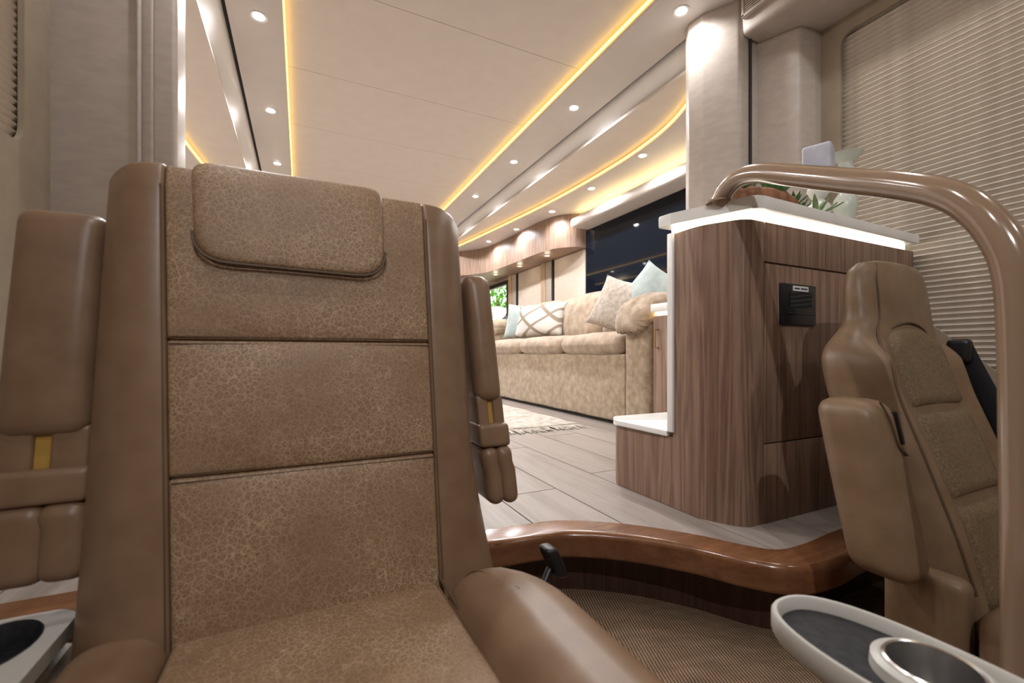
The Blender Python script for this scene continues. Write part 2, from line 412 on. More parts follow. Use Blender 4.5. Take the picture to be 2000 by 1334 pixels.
hole_l = roundpoly([(1.455, 1.70), (-.4, 1.70), (-.4, .945), (1.455, .945)], .06)
struct(plate('wall_left', [(-1.75, -.23), (1.62, -.23), (1.62, 1.97), (-1.75, 1.97)], [hole_l], -.605, .012, 'vinyl_frame'), 'tan vinyl wall panel framing the small pleated blind')
blind(-.622, -.60, -.42, 1.475, .93, 1.73, 'pleated beige blind in the wall beside the large tan leather seat', 'l')
struct(box('wall_left_outer', -.67, -.64, -1.75, 1.62, -.23, 2.0, 'vinyl_frame'))
struct(box('wall_front', -.67, 1.95, -1.78, -1.75, -.23, 2.0, 'vinyl_wall'), 'beige front wall')
struct(box('wall_rear', -1.3, 2.6, 7.0, 7.05, -.05, 2.0, 'walnut_pale'), 'pale wood rear wall')
# --- slide-out walls
win = [(5.22, 1.36), (5.22, .72), (6.55, .72), (6.55, 1.36)]
struct(plate('wall_slide_right', [(1.42, -.03), (7.0, -.03), (7.0, 2.0), (1.42, 2.0)], [win], SX + .02, .04, 'vinyl_wall'), 'beige vinyl wall behind the sofa')
struct(box('wall_slide_right_end', 1.88, SX + .04, 1.42, 1.46, -.03, 2.0, 'vinyl_wall'))
struct(box('wall_slide_left', -1.19, -1.15, 1.55, 7.0, -.03, 2.0, 'vinyl_wall'))
struct(box('wall_slide_left_end', -1.19, -.6, 1.57, 1.62, -.03, 2.0, 'vinyl_wall'))
struct(box('ceiling_roof', -1.3, 2.6, -1.8, 7.05, 2.0, 2.04, 'ceiling_vinyl'))
# --- centre ceiling of single panels
ceil = struct(box('ceiling', -.20, 1.45, -1.75, 7.0, ZC + .008, ZC + .02, 'dark_gap'), 'cream panelled ceiling between the amber light strips')
y = 1.93 - .635 * 6
while y < 6.9:
    box('ceiling_panel', -.19, 1.44, y + .0012, y + .635 - .0012, ZC, ZC + .01, 'ceiling_vinyl', ceil, smooth=False); y += .635
# --- soffits
def soffit(name, x0, x1, label):
    return struct(box(name, x0, x1, -1.75, 7.0, ZS, ZS + .03, 'soffit_vinyl', bev=.004), label)
soffit('ceiling_soffit_right', 1.318, 1.60, 'narrow ceiling soffit with spotlights on the sofa side')
soffit('ceiling_soffit_left', -.285, -.071, 'narrow ceiling soffit with spotlights above the large tan leather seat')
struct(box('ceiling_fill_right', 1.60, 1.93, -1.75, 1.40, ZS, ZS + .03, 'soffit_vinyl'))
struct(box('ceiling_fill_left', -.66, -.285, -1.75, 1.58, ZS, ZS + .03, 'soffit_vinyl'))
def strip(name, pts, w_, z0, z1, m, label):
    o = sweep(name, [(-w_, z0), (w_, z0), (w_, z1), (-w_, z1)], pts, m)
    return tag(o, label, 'light strip')
strip('led_strip', [(1.314, -1.7), (1.314, 6.98)], .003, ZS + .022, ZS + .033, 'led_amber', 'straight amber light strip along the ceiling edge on the sofa side')
strip('led_strip', [(-.067, -1.7), (-.067, 6.98)], .003, ZS + .022, ZS + .033, 'led_amber', 'straight amber light strip on the ceiling above the large tan leather seat')
# --- satin mouldings with a dark gap
def moulding(name, sgn, x0, y0, label):
    pr = []
    for i in range(13):
        t = i / 12; a = t * PI / 2
        pr.append((x0 + sgn * (.085 * t + .022 * math.sin(PI * t) * -1), ZS + .012 - .105 * t))
    out = pr + [(x0 + sgn * .12, ZS - .093), (x0 + sgn * .12, ZS + .05), (x0, ZS + .05)]
    return struct(loft(name, [[(px, yy, pz) for px, pz in out] for yy in (y0, 6.99)], 'moulding_satin', sharp=50), label)
moulding('trim_2', 1, 1.622, 1.25, 'shiny satin ceiling moulding on the sofa side')
moulding('trim_3', -1, -.302, 1.5, 'shiny satin ceiling moulding above the large tan leather seat')
struct(box('trim_4', 1.598, 1.625, 1.2, 6.98, ZS + .02, ZS + .05, 'dark_gap')); struct(box('trim_5', -.305, -.283, 1.4, 6.98, ZS + .02, ZS + .05, 'dark_gap'))
# --- slide-out ceilings: upper sheet and lower curved soffit with an amber strip at its edge
CURV = spline([(1.60, 1.42, 0), (1.77, 1.56, 0), (1.90, 1.83, 0), (1.965, 2.15, 0), (1.985, 2.55, 0), (1.965, 3.2, 0), (1.90, 3.9, 0), (1.80, 4.75, 0), (1.68, 5.6, 0), (1.60, 6.9, 0)], 6)
def slide_ceiling(mir, tagn, lab):
    f = (lambda x: 2 * XC - x) if mir else (lambda x: x)
    a, b = sorted((f(1.66), f(SX)))
    struct(box('ceiling_slide_' + tagn, a, b, 1.42, 7.0, 1.795, 1.81, 'ceiling_vinyl'))
    pts = [(f(p.x), p.y) for p in CURV]
    struct(prism('ceiling_cove_' + tagn, pts + [(f(SX), 6.9), (f(SX), 1.42)], 1.755, 1.775, 'soffit_vinyl', smooth=False))
    off = -.004 if not mir else .004
    strip('led_strip', [(x + off, y) for x, y in pts], .003, 1.768, 1.777, 'led_amber', lab)
slide_ceiling(False, 'right', 'curved amber light strip on the lowered ceiling over the sofa')
slide_ceiling(True, 'left', 'curved amber light strip on the lowered ceiling across the aisle from the sofa')
# --- spotlights
def spot(x, y, z, label, group, power=SPOT_W, size=160, aim=None, first=[None]):
    t = thing('ceiling_spotlight', (x, y, z), label, 'spotlight', group)
    if first[0] is None:
        a = lathe('ring', [(.024, z - .002), (.034, z - .004), (.036, z), (.024, z + .001)], x, y, 'lamp_ring', t, res=24)
        b = lathe('lens', [(0, z - .0025), (.018, z - .0025), (.025, z - .001)], x, y, 'lamp_lens', t, res=20)
        first[0] = (a.data, b.data, a.location.copy(), b.location.copy())
    else:
        for nm, d, l in (('ring', first[0][0], first[0][2]), ('lens', first[0][1], first[0][3])):
            o = bpy.data.objects.new(nm, d); COL.objects.link(o); o.parent = t; o.location = l
    L = bpy.data.lights.new('bulb', 'SPOT'); L.energy = power; L.color = (.98, .98, 1.0); L.spot_size = math.radians(size); L.spot_blend = .55; L.shadow_soft_size = .02
    o = bpy.data.objects.new('bulb', L); COL.objects.link(o); o.parent = t; o.location = (0, 0, -.012)
    if aim: o.rotation_euler = (Vector(aim) - Vector((x, y, z))).to_track_quat('-Z', 'Y').to_euler(); L.spot_size = math.radians(80)
for i in range(10):
    yy = .55 + .81 * (i - 2)
    if yy < 6.8:
        k = .20 if yy < .9 else (.35 if yy < 1.5 else 1.0); k2 = 1.8 if yy < -.8 else (.34 if yy < .9 else (.3 if yy < 1.5 else 1.0)); aim = (1.15, .65, .35) if yy < -.8 else None  # unseen foremost seat-side spot, boosted and aimed to throw the driver seat's shadow
        spot(1.45, yy, ZS, 'round recessed spotlight in the straight soffit on the sofa side', 'spotlights in the sofa-side soffit', SPOT_W * k)
        spot(-.165, yy, ZS, 'round recessed spotlight in the straight soffit above the large leather seat', 'spotlights in the seat-side soffit', SPOT_W * k2, aim=aim)
for x, y in ((2.03, 2.23), (2.07, 2.85), (2.08, 3.47), (2.04, 4.13), (1.97, 4.72), (1.88, 5.4)):
    spot(x, y, 1.755, 'round recessed spotlight in the lowered curved ceiling over the sofa', 'spotlights over the sofa', SPOT_W * .42)
for x, y in ((-.73, 2.23), (-.77, 2.85), (-.74, 3.5), (-.74, 4.13)):
    spot(x, y, 1.755, 'round recessed spotlight in the lowered ceiling across the aisle from the sofa', 'spotlights across the aisle', SPOT_W * .42)

# --- columns
colA = roundpoly([(1.537, 1.40), (1.545, 1.33), (1.615, 1.205), (1.90, 1.19), (1.90, 1.44), (1.56, 1.44)], [.02, .02, .03, 0, 0, .02])
c = thing('wall_column', (1.72, 1.3, 0), 'padded beige wall column between the sofa and the pleated blind', 'column')
prism('column_body', colA, 0, ZS + .0, 'column_vinyl', c, sharp=60)
colB = roundpoly([(1.685, 1.30), (1.69, 1.25), (1.765, 1.06), (1.84, 1.045), (1.90, 1.045), (1.90, 1.3)], [0, .02, .03, .02, 0, 0])
c = thing('wall_column', (1.8, 1.15, 0), 'narrower beige column panel beside the pleated blind under the vent box', 'column')
prism('column_body', colB, 0, 1.739, 'column_vinyl', c, sharp=60)
tube('gap_shade', [(1.664, 1.197, .9), (1.664, 1.197, 1.3), (1.664, 1.197, 1.84)], .006, 'dark_gap', c, n=1, res=8)  # dark tube stands in for the shadowed gap between the two columns
c = thing('wall_column', (-.46, 1.56, 0), 'wide padded beige wall column behind the large tan leather seat', 'column')
prism('column_body', roundpoly([(-.60, 1.60), (-.60, 1.575), (-.40, 1.545), (-.375, 1.535), (-.365, 1.55), (-.36, 1.56), (-.60, 1.64)], [0, 0, .01, .008, 0, 0, 0]), 0, ZS, 'column_vinyl', c, sharp=60)
prism('column_edge', roundpoly([(-.376, 1.537), (-.325, 1.530), (-.318, 1.54), (-.318, 1.64), (-.376, 1.64)], [.012, .012, .01, .01, 0]), 0, ZS, 'column_vinyl', c, sharp=60)
tube('bead', [(-.405, 1.538, .1), (-.405, 1.538, 1.0), (-.405, 1.538, 1.88)], .006, 'column_vinyl', c, n=1, res=10)
# --- overhead vent box above the driver
vb = thing('overhead_box', (1.78, .4, 1.74), 'beige overhead duct box with a vent grille above the blind', 'overhead box')
pr = roundpoly([(1.90, 1.74), (1.90, 1.90), (1.605, 1.90), (1.620, 1.74)], [0, 0, 0, .025])
loft('housing', [[(px, yy, pz) for px, pz in pr] for yy in (-1.7, 1.195)], 'column_vinyl', vb, sharp=50)
box('grille_back', 1.604, 1.612, 1.02, 1.175, 1.805, 1.89, 'dark_gap', vb)
for i in range(9): box('grille_slat', 1.594, 1.612, 1.02, 1.175, 1.806 + i * .0092, 1.811 + i * .0092, 'column_vinyl', vb, smooth=False)
for yy in (1.01, 1.175): box('grille_frame', 1.592, 1.614, yy, yy + .01, 1.798, 1.898, 'column_vinyl', vb)
box('grille_frame', 1.592, 1.614, 1.01, 1.185, 1.796, 1.804, 'column_vinyl', vb)
# side console under the blind on the driver's side
sc = prism('side_console', [(1.60, -.6), (1.88, -.6), (1.88, .56), (1.60, .56)], -.19, .22, 'vinyl_frame', bev=.02)
tag(sc, 'low tan side console against the wall under the large pleated blind', 'console')

# ================================================================== FRONT CABINET
K = thing('tall_cabinet', (1.4, .85, 0), 'walnut cabinet with rounded corner and black switch panel behind the seat', 'cabinet')
G = .0015
prism('corner_panel', roundpoly([(.975, .945), (.975, .85), (1.03, .752), (1.10 - G, .752), (1.10 - G, .945)], [0, .12, .06, 0, 0], 8), 0, .797, 'walnut', K, sharp=60)
dr = box('drawer_front', 1.10 + G, 1.75 - G, .750, .80, .692, .797, 'walnut', K, bev=.002)
dd = box('door', 1.10 + G, 1.75 - G, .750, .80, .212, .688, 'walnut', K, bev=.002)
box('lower_panel', 1.10 + G, 1.75 - G, .750, .80, 0, .209, 'walnut', K, bev=.002)
box('filler_panel', 1.75 + G, 1.878, .750, .80, 0, .797, 'walnut', K, bev=.002)
box('carcass', 1.101, 1.878, .755, .94, .0, .795, 'dark_gap', K)
sp = box('switch_panel', 1.158, 1.312, .742, .752, .528, .640, 'black_plastic', K, bev=.003)
tag(sp, 'black switch panel with a small white label')
box('panel_screen', 1.192, 1.290, .7405, .743, .575, .618, 'tv_black', sp)
box('panel_lip', 1.180, 1.300, .739, .743, .556, .560, 'black_plastic', sp, bev=.001)
lb = box('label_plate', 1.205, 1.272, .7400, .743, .620, .634, 'paper_label', sp)
box('print_line', 1.210, 1.233, .7396, .7402, .625, .629, 'ink', sp); box('print_line', 1.238, 1.267, .7396, .7402, .625, .629, 'ink', sp)
cb = box('back_slab', .968, 1.878, .940, .962, .22, .80, 'white_stone', K, bev=.002); tag(cb, 'white stone back slab')
ct = thing('countertop', (1.42, .85, .79), 'pale stone countertop with glowing underside on the walnut cabinet', 'countertop')
cpts = roundpoly([(.945, .975), (.95, .93), (1.03, .728), (1.06, .722), (1.878, .735), (1.878, .975)], [.006, .01, .02, .015, 0, 0])
prism('slab', cpts, .818, .85, 'counter_stone', ct, bev=.004, sharp=50)
prism('light_channel', roundpoly([(.958, .938), (.962, .925), (1.05, .752), (1.075, .749), (1.845, .760), (1.845, .938)], [.01, .02, .03, .02, 0, 0]), .7985, .8175, 'led_white', ct, sharp=50)
# low step cabinet behind it
S = thing('step_cabinet', (1.4, 1.1, 0), 'low walnut step cabinet with white stone top beside the tall cabinet', 'cabinet')
prism('body', roundpoly([(.976, .946), (1.52, .963), (1.52, 1.26), (1.02, 1.26), (.976, 1.20)], [0, 0, 0, .04, .06]), 0, .205, 'walnut', S, sharp=60)
prism('top_slab', roundpoly([(.968, .963), (1.525, .963), (1.525, 1.27), (1.02, 1.27), (.966, 1.205)], [0, 0, 0, .05, .06]), .205, .222, 'white_stone', S, bev=.004, sharp=50)
# end cabinet beside the sofa
E = thing('end_cabinet', (2.1, 1.68, 0), 'wood end cabinet with white top and bar handle beside the sofa arm', 'cabinet')
box('carcass', 1.79, 2.40, 1.475, 1.862, 0, .66, 'walnut_pale', E)
for ya, yb in ((1.478, 1.668), (1.672, 1.86)):
    d = box('door', 1.77, 1.79, ya, yb, .03, .655, 'walnut_pale', E, bev=.002)
    yh = yb - .03 if ya < 1.6 else yb - .04
    h = tube('handle', [(1.772, yh, .58), (1.745, yh, .58), (1.745, yh, .48), (1.772, yh, .48)], .005, 'brass', d, n=1, res=8)
box('light_channel', 1.785, 2.39, 1.49, 1.862, .662, .675, 'led_warm', E)
box('top_slab', 1.74, 2.42, 1.474, 1.852, .676, .72, 'white_stone', E, bev=.006)

# ================================================================== GRAB RAIL
R = thing('grab_rail', (.86, .23, -.19), 'glossy tan enamelled grab rail bending down in front of the pleated blind', 'rail')
tube('tube', [(1.005, .812, .852), (.997, .783, .876), (.985, .737, .887), (.969, .672, .872), (.946, .581, .829), (.918, .469, .774), (.896, .381, .731), (.881, .323, .698), (.872, .286, .666), (.864, .255, .618), (.860, .236, .559), (.858, .230, .46), (.857, .228, .3), (.856, .226, .1), (.855, .225, -.185)], .0225, 'rail_enamel', R, res=20, n=8, sharp=60)
lathe('foot_flange', [(0, -.18), (.04, -.18), (.045, -.185), (.045, -.19), (0, -.19)], .855, .225, 'rail_enamel', R)
lathe('top_flange', [(.02, .856), (.032, .856), (.034, .8505), (.02, .8505)], 1.005, .812, 'rail_enamel', R)

# ================================================================== PASSENGER SEAT
P = thing('captain_seat', (.03, .5, -.19), 'large tan leather seat with crackled centre panels and a headrest pad', 'seat')
def yF(z): return .700 + (z - .05) * .175 + 4.0 * max(0, z - .69) ** 2
def xw(x, z): return x - (.034 * max(0, (z - .05) / .69) * max(0, min(1, (.2 - x) / .35)) if x < .2 else 0)
def lean(p): return (p.x, p.y + yF(p.z), p.z)
def leanw(p): return (xw(p.x, p.z), p.y + yF(p.z), p.z)
rbox('backrest_shell', -.238, .283, .02, .15, -.03, .728, .045, 'leather', P, fn=lean)
def bol(x0, x1, top, s):
    def f(p):
        o = Vector((p.x, p.y, p.z)); t = (p.x - x0) / (x1 - x0); t = t if s > 0 else 1 - t      # t: 0 inner, 1 outer
        o.y += .055 * max(0, t) ** 3 + .002
        o.x += s * max(0, t) * (.042 if s > 0 else .004) * max(0, (.30 - p.z) / .30) ** 1.5
        o.z -= .025 * max(0, t) ** 3 * max(0, (p.z - .55) / .18)
        return (o.x + (xw(o.x, o.z) - o.x) * (1 - t) if s < 0 else o.x, o.y + yF(o.z), o.z)
    return rbox('back_bolster', x0, x1, -.010, .13, -.01, top, .008, 'leather', P, bulge=(0, .004, 0), fn=f, seg=18)
bol(-.264, -.1505, .738, -1); bol(.2045, .292, .735, 1)
for za, zb in ((.03, .2785), (.2795, .4685), (.4695, .735)):
    rbox('back_panel', -.1505, .2050, -.006, .06, za, zb, .0045, 'leather_crackle', P, bulge=(0, .010, 0), fn=leanw, seg=16)
for z in (.279, .469):
    for dz in (-.0065, .0065):
        tube('seam_stitch', [leanw(Vector((-.148 + .352 * i / 10, -.0085 + .0005, z + dz * .8))) for i in range(11)], .0010, 'stitch', P, res=6, n=1)
for xx in (-.1555, .2095):
    tube('seam_stitch', [leanw(Vector((xx, -.0085, .04 + .66 * i / 14))) for i in range(15)], .0013, 'stitch', P, res=6, n=1)
# headrest pad: rounded lower corners, wrapped over the top
hp = roundpoly([(-.120, .745), (-.117, .585), (.135, .578), (.137, .745)], [.025, .045, .045, .025], 6)
def padring(inset, d):
    cx, cz = .0085, .662
    return [leanw(Vector((cx + (x - cx) * (1 - inset), d, cz + (z - cz) * (1 - inset)))) for x, z in hp]
loft('headrest_pad', [padring(.02, .06), padring(.0, -.006), padring(0, -.014), padring(.008, -.020), padring(.025, -.024), padring(.06, -.0265)] + [padring(.1 + .09 * i, -.0275 - .004 * (1 - (1 - i / 10) ** 2)) for i in range(10)] + [padring(.985, -.0316)], 'leather_crackle', P, sharp=0)
tube('piping', [leanw(Vector((x, -.0265, z))) for x, z in hp[7:21]], .0022, 'stitch', P, res=6, n=1)
# seat cushion
def cush(p): return (p.x, p.y, p.z + .006 * math.sin((p.y - .2) * 9) * (1 if p.z > 0 else 0))
rbox('seat_cushion', -.152, .206, .10, .725, -.05, .078, .012, 'leather_crackle', P, bulge=(0, 0, .016), fn=cush, seg=16)
def rb(p):
    y = p.y
    k = max(0, (y - .50) / .19); return (p.x - .035 * k * k * (1 if p.x > .27 else .0), y, p.z - .035 * k * k + (.012 * max(0, (.4 - y))))
rbox('seat_bolster', .198, .352, .08, .700, -.10, .125, .06, 'leather', P, bulge=(.004, 0, .006), fn=rb, seg=14, k=6)
rbox('seat_bolster', -.264, -.150, .08, .735, -.10, .092, .045, 'leather', P, bulge=(.0, 0, .006), seg=14, k=6)
tube('seam_stitch', [(.204, .70 - .05 * i, .083 + .0) for i in range(11)], .0022, 'stitch', P, res=6, n=2)
rbox('seat_pan', -.23, .31, .12, .70, -.13, -.045, .03, 'black_plastic', P)
box('pedestal', -.12, .18, .25, .62, -.19, -.12, 'dark_metal', P, bev=.01)
# folded up armrests
def armrest(x0, x1, d0, z0, z1, shift, zm):
    H = 1.0
    a = rbox('armrest', x0, x1, d0, d0 + .10, zm, z1, .022, 'leather', P, fn=lambda p: (p.x + shift * (z1 - p.z), p.y + yF(p.z), p.z), seg=10, bulge=(0, .006, 0))
    fn = lambda p: (p.x + shift * (z1 - p.z), p.y + yF(p.z), p.z)
    rbox('armrest_foam', x0 + .012, x1 - .008, d0 + .012, d0 + .09, zm - .05 * H, zm + .02, .01, 'foam', a, fn=fn, seg=3)
    for xa, xb in ((x0 + .001, x0 + .42 * (x1 - x0)), (x0 + .58 * (x1 - x0), x1 - .001)): rbox('armrest_flap', xa, xb, d0 + .006, d0 + .095, zm - .05 * H, zm + .015, .006, 'leather', a, fn=fn, seg=3)
    rbox('armrest_band', x0 - .002, x1 + .003, d0 - .004, d0 + .10, zm - .085 * H, zm - .04 * H, .008, 'leather', a, fn=fn, seg=4)
    def low(p):
        t = (p.z - z0) / (zm - z0); q = fn(p); return (q[0] + (.004 if t < .4 else 0), q[1] - .004, q[2])
    rbox('armrest_end', x0, x0 + .62 * (x1 - x0), d0, d0 + .10, z0, zm - .083 * H, .018, 'leather', a, fn=low, seg=5)
    rbox('armrest_end', x0 + .5 * (x1 - x0), x1 + .006, d0 - .003, d0 + .102, z0 - .0, zm - .083 * H, .02, 'leather', a, fn=low, seg=5)
armrest(.303, .362, .055, .155, .615, .04, .350)
armrest(-.366, -.264, .050, .150, .660, -.0, .335)
lv = tube('recline_lever', [(.36, .70, -.03), (.40, .715, .0), (.432, .728, .035)], .008, 'black_plastic', P, res=10)
rbox('lever_paddle', .424, .452, .705, .745, .02, .082, .010, 'black_plastic', lv, fn=lambda p: (p.x - .45 * (p.z - .05), p.y, p.z))

# ================================================================== DRIVER SEAT
D = thing('driver_seat', (1.24, .3, -.19), 'smaller contoured tan leather seat with black belt behind the curved grab rail', 'seat')
secs = [(-.10, 1.06, 1.42, .335, .13), (.0, 1.05, 1.425, .345, .135), (.12, 1.045, 1.425, .373, .135), (.26, 1.035, 1.425, .42, .135), (.36, 1.025, 1.43, .458, .13), (.42, 1.025, 1.432, .475, .125), (.455, 1.035, 1.432, .486, .12),
        (.48, 1.06, 1.43, .495, .11), (.505, 1.10, 1.43, .502, .10), (.535, 1.115, 1.43, .508, .095), (.58, 1.118, 1.43, .514, .09), (.62, 1.125, 1.428, .521, .085), (.645, 1.14, 1.42, .528, .07), (.660, 1.165, 1.40, .537, .05), (.667, 1.21, 1.36, .548, .025)]
def dsec(z, s):
    for a, b in zip(s, s[1:]):
        if a[0] <= z <= b[0]: t = (z - a[0]) / (b[0] - a[0]); t2 = t; return [a[i] + (b[i] - a[i]) * t2 for i in range(5)]
    return s[0] if z < s[0][0] else s[-1]
zz = [-.10 + .77 * i / 60 for i in range(60)] + [.655, .66, .664, .667]
zz = sorted(set(round(z, 4) for z in zz if z <= .667))
def ssmooth(z):
    acc = [0] * 5; wsum = 0
    for k in range(-3, 4):
        s = dsec(min(.667, max(-.1, z + k * .007)), secs); ww = 4 - abs(k); wsum += ww
        for i in range(5): acc[i] += s[i] * ww
    r = [a / wsum for a in acc]; r[0] = z
    return r if z < .63 else dsec(z, secs)
def dexp(z): return 3.2 - .8 * max(0, min(1, (z - .44) / .08))
def dbump(t, z):
    k = max(0, min(1, (.495 - z) / .06)); k = k * k * (3 - 2 * k); return .026 * k * math.exp(-((abs(t) - .80) / .15) ** 2)
def dfront(x, z, off=0):
    """front surface y of the driver backrest"""
    s = ssmooth(z); cx = (s[1] + s[2]) / 2; hx = (s[2] - s[1]) / 2; t = max(-1, min(1, (x - cx) / hx))
    e = dexp(z); return s[3] + s[4] / 2 - (s[4] / 2) * max(0, 1 - abs(t) ** e) ** (1 / e) + off - dbump(t, z)
rings = []
for z in zz:
    s = ssmooth(z); cx = (s[1] + s[2]) / 2; hx = (s[2] - s[1]) / 2; cy = s[3] + s[4] / 2; hy = s[4] / 2; ring = []
    for j in range(72):
        a = 2 * PI * j / 72; e = 2 / dexp(z)
        tt = math.copysign(abs(math.cos(a)) ** e, math.cos(a)); yy = cy + hy * math.copysign(abs(math.sin(a)) ** e, math.sin(a))
        ring.append((cx + hx * tt, yy - (dbump(tt, z) * min(1, abs(math.sin(a)) * 2.5) if math.sin(a) < 0 else 0), z))
    rings.append(ring)
loft('backrest', rings, 'leather_driver', D, sharp=0)
for xx in (1.053, ):
    tube('seam_piping', [(1.185, dfront(1.185, .655) - .001, .655), (1.165, dfront(1.165, .62) - .001, .62), (1.158, dfront(1.158, .58) - .001, .58), (1.150, dfront(1.15, .53) - .001, .53), (1.125, dfront(1.125, .50) - .003, .50), *[(xq, dfront(xq, zq) - .001, zq) for xq, zq in ((1.088, .465), (1.068, .42), (1.062, .36), (1.066, .25), (1.072, .12), (1.078, .02))]], .0022, 'stitch', D, res=6)
def dpanel(z0, z1, arch, lab):
    """perforated centre panel following the front surface"""
    x0, x1 = 1.125, 1.350; nx, nz = 16, 12; vs, fs = [], []
    for side in (0, 1):
        for i in range(nx + 1):
            for j in range(nz + 1):
                t = i / nx; x = x0 + (x1 - x0) * t; zt = z1 + arch * (math.sin(PI * t) ** .7 - 1) if arch else z1
                v = j / nz; z = z0 + (zt - z0) * v
                e = min(1, min(t, 1 - t) * (x1 - x0) / .015) ; e2 = min(1, min(v, 1 - v) * (z1 - z0) / .012); ee = math.sqrt(max(0, 1 - (1 - e) ** 2)) * math.sqrt(max(0, 1 - (1 - e2) ** 2))
                y = dfront(1.237, z) + .006 - (.014 * ee if side == 0 else -.02)
                vs.append((x, y, z))
    n1 = (nx + 1) * (nz + 1)
    for s_ in (0, 1):
        for i in range(nx):
            for j in range(nz):
                a = s_ * n1 + i * (nz + 1) + j; fs.append((a, a + 1, a + nz + 2, a + nz + 1))
    bd = [i * (nz + 1) for i in range(nx + 1)] + [nx * (nz + 1) + j for j in range(1, nz + 1)] + [i * (nz + 1) + nz for i in range(nx - 1, -1, -1)] + [j for j in range(nz - 1, 0, -1)]
    for k in range(len(bd)): a, b = bd[k], bd[(k + 1) % len(bd)]; fs.append((a, b, b + n1, a + n1))
    return pyd('back_panel', vs, fs, 'leather_perforated', D, sharp=60)
dpanel(.335, .515, .05, ''); dpanel(.165, .331, 0, ''); dpanel(-.03, .161, 0, '')
tube('seam_piping', [(1.125 + .225 * i / 12, dfront(1.125 + .225 * i / 12, .515) - .002, .519 + .05 * (math.sin(PI * i / 12) ** .7 - 1)) for i in range(13)], .0028, 'stitch', D, res=6, n=2)
# armrest folded up along the left side
def dl(p): return (p.x, p.y + .36 + (p.z - .05) * .2, p.z)
a = rbox('armrest', .902, .992, 0, .10, .055, .365, .03, 'leather_driver', D, fn=dl, seg=10, bulge=(.006, .004, 0))
rbox('armrest_slot', .972, .981, -.005, .02, .285, .345, .003, 'black_plastic', a, fn=dl, seg=3)
tube('armrest_seam', [dl(Vector((.93, -.0035, .364))), dl(Vector((.945, -.006, .33))), dl(Vector((.955, -.006, .285))), dl(Vector((.975, -.005, .268))), dl(Vector((.994, .01, .268)))], .0022, 'stitch', a, res=6)
rbox('seat_cushion', 1.045, 1.46, -.20, .345, -.10, .0, .04, 'leather_driver', D, bulge=(0, 0, .01))
rbox('seat_bolster', .985, 1.075, -.20, .32, -.11, .035, .04, 'leather_driver', D)
rbox('seat_pan', 1.02, 1.46, -.15, .40, -.15, -.09, .02, 'black_plastic', D)
box('pedestal', 1.10, 1.40, -.05, .30, -.19, -.14, 'dark_metal', D, bev=.01)
rbox('hinge_cover', 1.0, 1.05, .33, .45, -.12, .06, .02, 'leather_driver', D)
# belt
bl = rbox('belt_guide', 1.428, 1.458, .465, .51, .425, .485, .012, 'black_plastic', D)
tube('belt_webbing', [(1.446, .49, .465), (1.452, .475, .42), (1.462, .43, .30), (1.468, .375, .17), (1.47, .33, .03), (1.47, .31, -.10)], .02, 'belt', D, res=10, flat=(.026, .004), up=(0, -1, .2))
tube('belt_webbing', [(1.448, .495, .465), (1.456, .50, .42), (1.47, .54, .25), (1.475, .55, .1), (1.475, .55, -.15)], .02, 'belt', D, res=10, flat=(.026, .004), up=(0, -1, .2))

# ================================================================== CUP TRAY
T = thing('cup_tray', (.565, .22, -.19), 'pale oval cup tray with black mat and chrome cup beside the grab rail', 'tray')
def oval(cx, cy, rx, ry, n=48, e=.85): return [(cx + rx * math.copysign(abs(math.cos(2 * PI * i / n)) ** e, math.cos(2 * PI * i / n)), cy + ry * math.copysign(abs(math.sin(2 * PI * i / n)) ** e, math.sin(2 * PI * i / n))) for i in range(n)]
tcx, tcy = .566, .215; rx, ry = .075, .150
prs = []
for (ins, z) in ((.012, .100), (.003, .102), (.0, .108), (0, .128), (.002, .131), (.006, .131), (.008, .128), (.009, .1145)):
    prs.append([(x, y, z) for x, y in oval(tcx, tcy, rx - ins, ry - ins)])
loft('tray_body', prs, 'tray_plastic', T, cap=False, sharp=50)
plate('tray_floor', oval(tcx, tcy, rx - .004, ry - .004), [[(.580 + .040 * math.cos(2 * PI * i / 40), .216 + .040 * math.sin(2 * PI * i / 40)) for i in range(40)]], .108, .013, 'tray_plastic', T, axis='z')
mt = [p for p in oval(tcx, tcy, rx - .0105, ry - .0105) ]
ccx, ccy, cr = .580, .216, .040
mat_pts = sorted([p for p in mt if p[1] > ccy + .006], key=lambda p: math.atan2(p[1] - ccy, p[0] - tcx))
mat_pts += [(ccx + (cr + .008) * math.cos(a), ccy + (cr + .008) * math.sin(a)) for a in [math.radians(178 - i * 15.4) for i in range(11)]]
prism('tray_mat', mat_pts, .1145, .1165, 'black_rubber', T)
lathe('cup_collar', [(cr + .011, .116), (cr + .010, .128), (cr + .004, .1315), (cr, .1305), (cr, .116)], ccx, ccy, 'tray_plastic', T, res=40)
lathe('cup', [(cr + .001, .1318), (cr - .001, .1335), (cr - .003, .1325), (cr - .004, .12), (cr - .008, .055), (0, .053)], ccx, ccy, 'chrome', T, res=40)
lathe('cup_shell', [(cr - .001, .10), (cr - .005, .05), (0, .049)], ccx, ccy, 'black_plastic', T, res=32)
tube('stem', [(.56, .17, .10), (.56, .17, -.05), (.56, .17, -.185)], .014, 'dark_metal', T, n=1)
lathe('foot', [(0, -.178), (.05, -.18), (.055, -.19), (0, -.19)], .56, .17, 'dark_metal', T)
